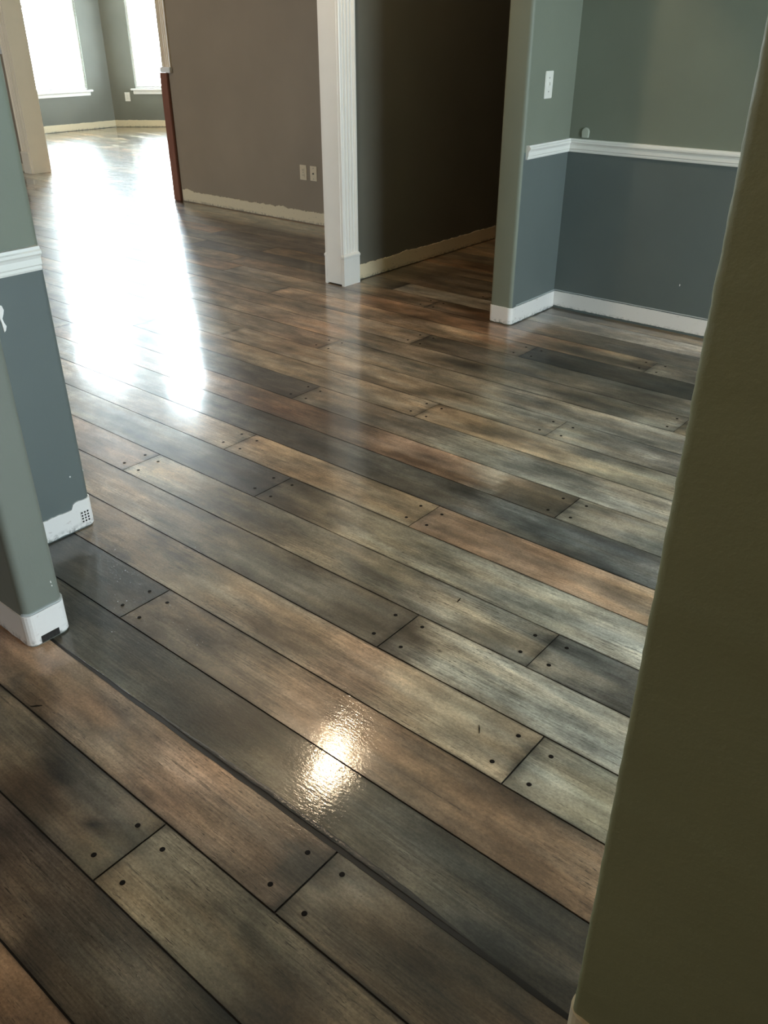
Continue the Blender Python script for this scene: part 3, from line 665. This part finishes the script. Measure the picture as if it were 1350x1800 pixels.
window(Vector((DX, 0)), Vector((0, 1)), DW[0], DW[1], DW[2], DW[3], cols=3, rows=2, out=-1)

def blind(a, t, s0, s1, z0, z1, label):
    n = Vector((-t.y, t.x)); c = a+t*(s0+s1)/2
    root = thing('window_blind', label, 'blind', (c.x, c.y, z0), 'white blinds in the bay room windows')
    hr = MB(); p = [a+t*s0+n*.001, a+t*s1+n*.001, a+t*s1+n*0.028, a+t*s0+n*0.028]; hr.prism([tuple(k) for k in p], z1-0.04, z1)
    part(hr, 'headrail', M_slat, root)
    sl = MB(); z = z0+0.03
    while z < z1-0.05:
        p = [a+t*s0+n*.001, a+t*s1+n*.001, a+t*s1+n*0.028, a+t*s0+n*0.028]; sl.prism([tuple(k) for k in p], z, z+0.0025); z += 0.045
    o = part(sl, 'slats', M_slat, root); o['kind'] = 'stuff'
    br = MB(); p = [a+t*s0+n*.001, a+t*s1+n*.001, a+t*s1+n*0.028, a+t*s0+n*0.028]; br.prism([tuple(k) for k in p], z0+0.004, z0+0.02)
    part(br, 'bottom_rail', M_slat, root)
blind(E0, Vector((0, 1)), 2.005, 3.215, WZ0, WZ1, 'white slatted blind in the left bay window')
blind(E1, ad, 0.415, 1.695, WZ0, WZ1, 'white slatted blind in the right bay window on the angled wall')

# ---------------------------------------------------------------- bare strips where baseboards were
bp = round_path([(-3.2, 0.795), (-1.925, 0.795), (-1.925, 0.915), (-2.30, 0.915)], [0, BR, BR, 0])
struct(ragged_strip(bp, 'bare_strip_left', M_strip, 0.104, 0.002, 1))
cp = round_path([(-2.385, 0.93), (-2.385, 1.306), (-2.505, 1.306)], [0, BR, 0])
struct(ragged_strip(cp, 'bare_strip_dining_left', M_strip, 0.086, 0.004, 2, step=0.008, steps=lambda s: 0.020*smooth((s-0.30)/0.008)))
ip = round_path([(-2.615, 4.7), (-2.615, 4.12), (-2.475, 4.12), (-2.475, 4.605)], [0, 0.012, BR, 0])
struct(ragged_strip(ip, 'bare_strip_dining_stub', M_strip, 0.098, 0.003, 3))
struct(ragged_strip([(-2.47, 4.605), (3.6, 4.605)], 'bare_strip_back', M_strip, 0.100, 0.002, 4, z0=0.014))
struct(ragged_strip([(-3.80, 4.30), (-3.80, 8.2)][::1], 'bare_strip_hall', M_strip_cream, 0.100, 0.010, 5))
struct(ragged_strip([(-7.08, 5.462), (-3.905, 5.462)], 'bare_strip_living', M_strip_cream, 0.100, 0.022, 6))
struct(ragged_strip([(-12.4, 5.462), (-9.98, 5.462)], 'bare_strip_living_left', M_strip_cream, 0.09, 0.01, 7))
struct(ragged_strip([(-13.48, 5.6), (-13.48, 9.155), tuple(E2)], 'bare_strip_bay', M_strip_cream, 0.105, 0.006, 8, step=0.03))
struct(ragged_strip(round_path([(-0.268, 0.925), (-0.268, 0.80), (0.6, 0.80)], [0, BR, 0]), 'bare_strip_right', M_strip_cream, 0.112, 0.006, 9, thick=0.007))

# perforated corner bead showing at the foot of the two left corners
def corner_bead(name, x, y0, z0, cols_, rows_, cell, parent, mat):
    p = MB(); p.box(x, y0, z0, x+0.0012, y0+cell*cols_, z0+cell*rows_); o = p.build(name, mat, parent)
    o['label'] = 'perforated metal corner bead'
    h = MB()
    for i in range(cols_):
        for j in range(rows_):
            cy = y0+cell*(i+.5); cz = z0+cell*(j+.5); r = cell*0.28
            h.box(x+0.0010, cy-r, cz-r, x+0.0018, cy+r, cz+r)
    h.build('bead_hole', M_dark, o)
bdl = bpy.data.objects['bare_strip_dining_left']; bl = bpy.data.objects['bare_strip_left']
corner_bead('corner_bead', -2.3805, 1.255, 0.022, 3, 4, 0.011, bdl, M_strip)
corner_bead('corner_bead', -1.9205, 0.825, 0.006, 5, 2, 0.011, bl, M_joint)

# caulk ridges left along the top of the bare strips
def caulk(path, z, parent, seed, t=0.0045, h=0.004):
    pts = densify(path, 0.02); o = offset_path(pts, t); i_ = offset_path(pts, -0.001); rings = []
    for k in range(len(pts)):
        n_ = 0.0015*mnoise.noise(Vector((k*0.4, seed, 0)))
        rings.append([(o[k].x, o[k].y, z+n_), (o[k].x, o[k].y, z+h+n_), (i_[k].x, i_[k].y, z+h+n_+.001), (i_[k].x, i_[k].y, z+n_)])
    ob = MB().sweep(rings).build('caulk_line', M_caulk, parent); ob['label'] = 'ridge of old caulk'
M_caulk = simple('old_caulk', (176, 182, 184), 0.5)
caulk(bp[2:], 0.107, bl, 1)
caulk([(-2.475, 4.17), (-2.475, 4.605)], 0.104, bpy.data.objects['bare_strip_dining_stub'], 2)
caulk([(-2.47, 4.605), (3.6, 4.605)], 0.106, bpy.data.objects['bare_strip_back'], 3)
# chips and flecks of white showing through the paint
def chip(parent, pts3, nrm, lab='small white fleck of bare wall'):
    mb = MB(); n = len(pts3); off = Vector(nrm)*0.0012
    a = [tuple(Vector(p)+off) for p in pts3]; b = [tuple(Vector(p)-off*1.5) for p in pts3]
    mb.sweep([b, a]); o = mb.build('paint_chip', M_strip, parent); o['label'] = lab
wl = bpy.data.objects['wall_left']; wd_ = bpy.data.objects['wall_dining_left']; wb_ = bpy.data.objects['wall_back']
def fleck(cx, cy, cz, r, axis, parent, nrm, st=1.6):
    pts = []
    for q in range(7):
        a = q*2*math.pi/7; rr = r*(0.7+0.5*abs(mnoise.noise(Vector((cx*9+q, cz*9, 1)))))
        u = rr*math.cos(a); v = rr*st*math.sin(a)
        pts.append((cx, cy+u, cz+v) if axis == 'x' else (cx+u, cy, cz+v))
    chip(parent, pts, nrm)
fleck(-2.385, 1.248, 0.203, 0.0035, 'x', wd_, (1, 0, 0), 1.0)
fleck(-1.925, 0.889, 0.176, 0.0022, 'x', wl, (1, 0, 0), 2.4)
fleck(-1.925, 0.890, 0.163, 0.0022, 'x', wl, (1, 0, 0), 1.4)
fleck(-1.71, 4.605, 0.264, 0.004, 'y', wb_, (0, -1, 0), 1.8)
chip(wl, [(-1.928, y, z) for y, z in [(0.918, 0.936), (0.929, 0.933), (0.932, 0.922), (0.929, 0.913), (0.924, 0.903), (0.926, 0.893), (0.93, 0.884), (0.926, 0.874), (0.922, 0.871), (0.92, 0.896), (0.916, 0.916)]], (1, 0, 0), 'torn white patch at the wall edge')

# small dark scratches in the floor finish
def scratch(x0, y0, x1, y1, wdt=0.0016):
    a = Vector((x0, y0)); b = Vector((x1, y1)); n = Vector((-(b-a).y, (b-a).x)).normalized()*wdt; L = []; Rr = []
    for k in range(5):
        p = a.lerp(b, k/4) + n*0.8*mnoise.noise(Vector((x0*9, k*1.3, 0))); s = 1-abs(k-2)/3
        L.append(p+n*s); Rr.append(p-n*s)
    mb = MB(); mb.prism([tuple(p) for p in L+Rr[::-1]], 0.0002, 0.0008); o = mb.build('scratch', M_nail, floor); o['label'] = 'small dark scratch in the floor finish'
scratch(-1.145, 1.725, -1.150, 1.752); scratch(-0.790, 1.318, -0.806, 1.342); scratch(-1.72, 0.668, -1.70, 0.690, 0.003)

# ---------------------------------------------------------------- chair rails
def rail(path, name, z0=0.885, h=0.070):
    prof = [(0, 0), (0.010, 0.0), (0.013, 0.006), (0.013, 0.014), (0.017, 0.018), (0.017, 0.036), (0.021, 0.044), (0.027, 0.050), (0.027, 0.058), (0.022, 0.062), (0.020, 0.070), (0, 0.070)]
    rings = []
    pts = [Vector(p) for p in path]
    offs = [offset_path(pts, d) for d, _ in prof]
    for k in range(len(pts)):
        rings.append([(offs[i][k].x, offs[i][k].y, z0+prof[i][1]*h/0.07) for i in range(len(prof))])
    return struct(MB().sweep(rings).build(name, M_trim, smooth=False))
rail([(-2.475, 4.151), (-2.475, 4.605), (3.6, 4.605)], 'trim_1')
rail([(-2.385, 0.925), (-2.385, 1.290)], 'trim_2', 0.876, 0.070)

# ---------------------------------------------------------------- fluted casing and cased openings
def fluted(mb, o, u, nrm, width, z0, z1, nfl=4, base=0.012, depth=0.010):
    """moulded board: o corner, u along the width, nrm outwards"""
    prof = [(0, 0), (0, base+0.004), (0.006, base+0.007), (0.013, base+0.007), (0.017, base)]
    inner = width-0.034; step = inner/nfl
    for k in range(nfl):
        s = 0.017+k*step
        prof += [(s+step*0.14, base), (s+step*0.22, base-depth*.7), (s+step*0.5, base-depth), (s+step*0.78, base-depth*.7), (s+step*0.86, base)]
    prof += [(width-0.017, base), (width-0.013, base+0.007), (width-0.006, base+0.007), (width, base+0.004), (width, 0)]
    P = [(o[0]+u[0]*a+nrm[0]*b, o[1]+u[1]*a+nrm[1]*b) for a, b in prof]
    mb.prism(P, z0, z1)

def plinth(mb, o, u, nrm, width, zt, d=0.024):
    rings = []
    for (z, w_, dd) in ((0.0, 0.004, d), (zt-0.028, 0.004, d), (zt-0.022, 0.006, d+0.003), (zt-0.012, 0.006, d+0.003), (zt-0.004, 0.002, d-0.003), (zt, 0.0, d-0.007)):
        a0, a1 = -w_, width+w_
        rings.append([(o[0]+u[0]*a0, o[1]+u[1]*a0, z), (o[0]+u[0]*a1, o[1]+u[1]*a1, z), (o[0]+u[0]*a1+nrm[0]*dd, o[1]+u[1]*a1+nrm[1]*dd, z), (o[0]+u[0]*a0+nrm[0]*dd, o[1]+u[1]*a0+nrm[1]*dd, z)])
    mb.sweep(rings)

t3 = struct(empty('trim_3', (-3.86, 4.2, 0)), 'fluted white door casing on plinth block')
part(MB().box(-3.915, 4.132, 0.008, -3.785, 4.159, HEAD), 'jamb_board', M_trim, t3, bevel=0.002)
mb = MB(); fluted(mb, (-3.785, 4.135), (0, 1), (1, 0), 0.148, 0.20, HEAD+0.1); part(mb, 'fluted_casing', M_trim, t3)
mb = MB(); plinth(mb, (-3.785, 4.135), (0, 1), (1, 0), 0.148, 0.203); part(mb, 'plinth_block', M_trim, t3)
mb = MB(); fluted(mb, (-3.915, 4.135), (0, 1), (-1, 0), 0.148, 0.20, HEAD+0.1); part(mb, 'fluted_casing', M_trim, t3)
mb = MB(); plinth(mb, (-3.915, 4.135), (0, 1), (-1, 0), 0.148, 0.203, 0.018); part(mb, 'plinth_block', M_trim, t3)

t4 = struct(empty('trim_4', (-9.85, 5.5, 0)), 'cream casing at the left of the bay room opening')
part(MB().box(-9.815, 5.452, 0.0, -9.785, 5.68, HEAD), 'jamb_board', M_cream, t4, bevel=0.002)
mb = MB(); fluted(mb, (-9.965, 5.462), (1, 0), (0, -1), 0.15, 0.23, HEAD+0.1); part(mb, 'fluted_casing', M_cream, t4)
mb = MB(); plinth(mb, (-9.965, 5.462), (1, 0), (0, -1), 0.15, 0.235); part(mb, 'plinth_block', M_cream, t4)

t5 = struct(empty('trim_5', (-7.1, 5.45, 1.12)), 'cream fluted casing ending above the reddish board')
mb = MB(); fluted(mb, (-7.165, 5.462), (1, 0), (0, -1), 0.125, 1.165, HEAD+0.1, 4); part(mb, 'fluted_casing', M_cream, t5)
part(MB().box(-7.175, 5.425, 1.12, -7.03, 5.462, 1.165), 'end_block', M_trim, t5, bevel=0.004)
part(MB().box(-7.165, 5.455, 1.12, -7.14, 5.60, HEAD), 'jamb_board', M_cream, t5)
t6 = struct(empty('trim_6', (-8.5, 5.45, HEAD)), 'white head casing over the bay room opening')
part(MB().box(-9.97, 5.44, HEAD, -7.02, 5.462, HEAD+0.15), 'head_casing', M_cream, t6, bevel=0.004)

rb = thing('wooden_board', 'narrow upright reddish-brown wooden board at the left end of the taupe wall', 'board', (-7.14, 5.44, 0))
part(MB().box(-7.195, 5.432, 0.0, -7.095, 5.460, 1.118), 'board_panel', M_board, rb, bevel=0.004)

# ---------------------------------------------------------------- wall plates and small things
def plate(kind, label, c, u, nrm, pw=0.078, ph=0.122, mat=M_plate, group=None):
    """c centre on the wall face, u unit along the wall, nrm outwards"""
    root = thing(kind, label, 'switch' if 'switch' in kind else 'outlet', c, group)
    def slab(cu, cz, w_, h_, d0, d1):
        mb = MB(); p = []
        for a, b in ((-w_/2, d0), (w_/2, d0), (w_/2, d1), (-w_/2, d1)):
            p.append((c[0]+u[0]*(a+cu)+nrm[0]*b, c[1]+u[1]*(a+cu)+nrm[1]*b))
        mb.prism(p, c[2]+cz-h_/2, c[2]+cz+h_/2); return mb
    part(slab(0, 0, pw, ph, 0, 0.006), 'plate', mat, root, bevel=0.0025)
    if kind == 'light_switch':
        part(slab(0, 0, 0.011, 0.026, 0.005, 0.008), 'switch_collar', mat, root)
        part(slab(0, 0.004, 0.008, 0.012, 0.007, 0.017), 'toggle', mat, root, bevel=0.001)
        for dz in (0.032, -0.032): part(slab(0, dz, 0.006, 0.006, 0.005, 0.0072), 'screw', M_metal, root)
    elif kind == 'cable_outlet':
        mb = MB(); 
        rr = []
        for k, (d, r) in enumerate(((0.005, 0.008), (0.009, 0.008), (0.009, 0.0045), (0.018, 0.0045))):
            rr.append([(c[0]+u[0]*r*math.cos(q*math.pi/4)+nrm[0]*d, c[1]+u[1]*r*math.cos(q*math.pi/4)+nrm[1]*d, c[2]+r*math.sin(q*math.pi/4)) for q in range(8)])
        mb.sweep(rr); part(mb, 'coax_connector', M_metal, root)
        for dz in (0.042, -0.042): part(slab(0, dz, 0.006, 0.006, 0.005, 0.0072), 'screw', M_metal, root)
    else:
        for dz in (0.021, -0.021):
            rc = part(slab(0, dz, 0.032, 0.028, 0.005, 0.0085), 'receptacle', mat, root, bevel=0.001)
            for du in (-0.006, 0.006):
                part(slab(du, dz, 0.0022, 0.009, 0.0080, 0.0090), 'slot', M_dark, root)
        part(slab(0, 0, 0.006, 0.006, 0.005, 0.0072), 'screw', M_metal, root)
plate('light_switch', 'white light switch above the chair rail on the short stub wall', (-2.475, 4.320, 1.231), (0, 1), (1, 0), 0.078, 0.128)
plate('electrical_outlet', 'ivory outlet plate on the taupe wall, left of the pair', (-5.415, 5.462, 0.4135), (1, 0), (0, -1), 0.080, 0.119, M_ivory)
plate('cable_outlet', 'ivory cable plate on the taupe wall, right of the pair beside the casing', (-5.295, 5.462, 0.4145), (1, 0), (0, -1), 0.080, 0.117, M_ivory)
plate('light_switch', 'white switch plate far left, left of the cream casing', (-9.945-0.05, 5.462, 1.281), (1, 0), (0, -1), 0.09, 0.12)
oc = E1 + ad*0.263
plate('electrical_outlet', 'white outlet plate beneath the windows, on the angled bay wall', (oc.x, oc.y, 0.46), (ad.x, ad.y), (ad.y, -ad.x), 0.085, 0.135)

# small clear plastic piece on the back wall just above the rail
bpx = thing('wall_bumper', 'small round-topped translucent plastic bumper just above the back chair rail', 'bumper', (-2.377, 4.605, 0.985))
mb = MB(); pr = []
for d, k in ((0, 1.0), (0.006, 1.0), (0.010, 0.8)):
    ring = []
    for q in range(13):
        a = math.pi*q/12; ring.append((-2.377+0.023*k*math.cos(a), 4.605-d, 0.990+0.024*k*math.sin(a)))
    ring.append((-2.377-0.021*k, 4.605-d, 0.963)); ring.append((-2.377+0.021*k, 4.605-d, 0.963)); pr.append(ring)
mb.sweep(pr); part(mb, 'bumper_body', simple('clear_plastic', (170, 176, 164), 0.15), bpx, smooth=True)

# ceiling lamps
def ceiling_light(x, y, zc, r, label, power, color=WARM, e=40):
    root = thing('ceiling_light', label, 'lamp', (x, y, zc))
    mb = MB(); rings = []
    for z, rr in ((zc, r*1.1), (zc-0.03, r*1.1), (zc-0.04, r*0.9)):
        rings.append([(x+rr*math.cos(q*math.pi/12), y+rr*math.sin(q*math.pi/12), z) for q in range(24)])
    mb.sweep(rings); part(mb, 'base', M_metal, root, smooth=True)
    mb = MB(); rings = []
    for k in range(9):
        a = math.pi*0.5*k/8; rr = max(0.002, r*math.cos(a)); rings.append([(x+rr*math.cos(q*math.pi/12), y+rr*math.sin(q*math.pi/12), zc-0.04-r*0.75*math.sin(a)) for q in range(24)])
    mb.sweep(rings); part(mb, 'glass_shade', emit('lit_shade', color, e), root, smooth=True)
    if power: 
        l = lamp((x, y, zc-0.04-r*0.75-0.06), power, color, 0.05)
        l.parent = root; l.location = Vector(l.location) - Vector(root.location)
ceiling_light(-3.217, 3.273, 3.42, 0.11, 'round warm ceiling light in the hall', 42, WARM, 110)
ceiling_light(-0.9, -1.4, CH, 0.14, 'round warm ceiling light in the entry', 24)
ceiling_light(-6.6, 2.0, CH, 0.14, 'added unseen warm ceiling light in the living room', 45)  # added out of view to brighten the taupe wall

print('planks', nplank)
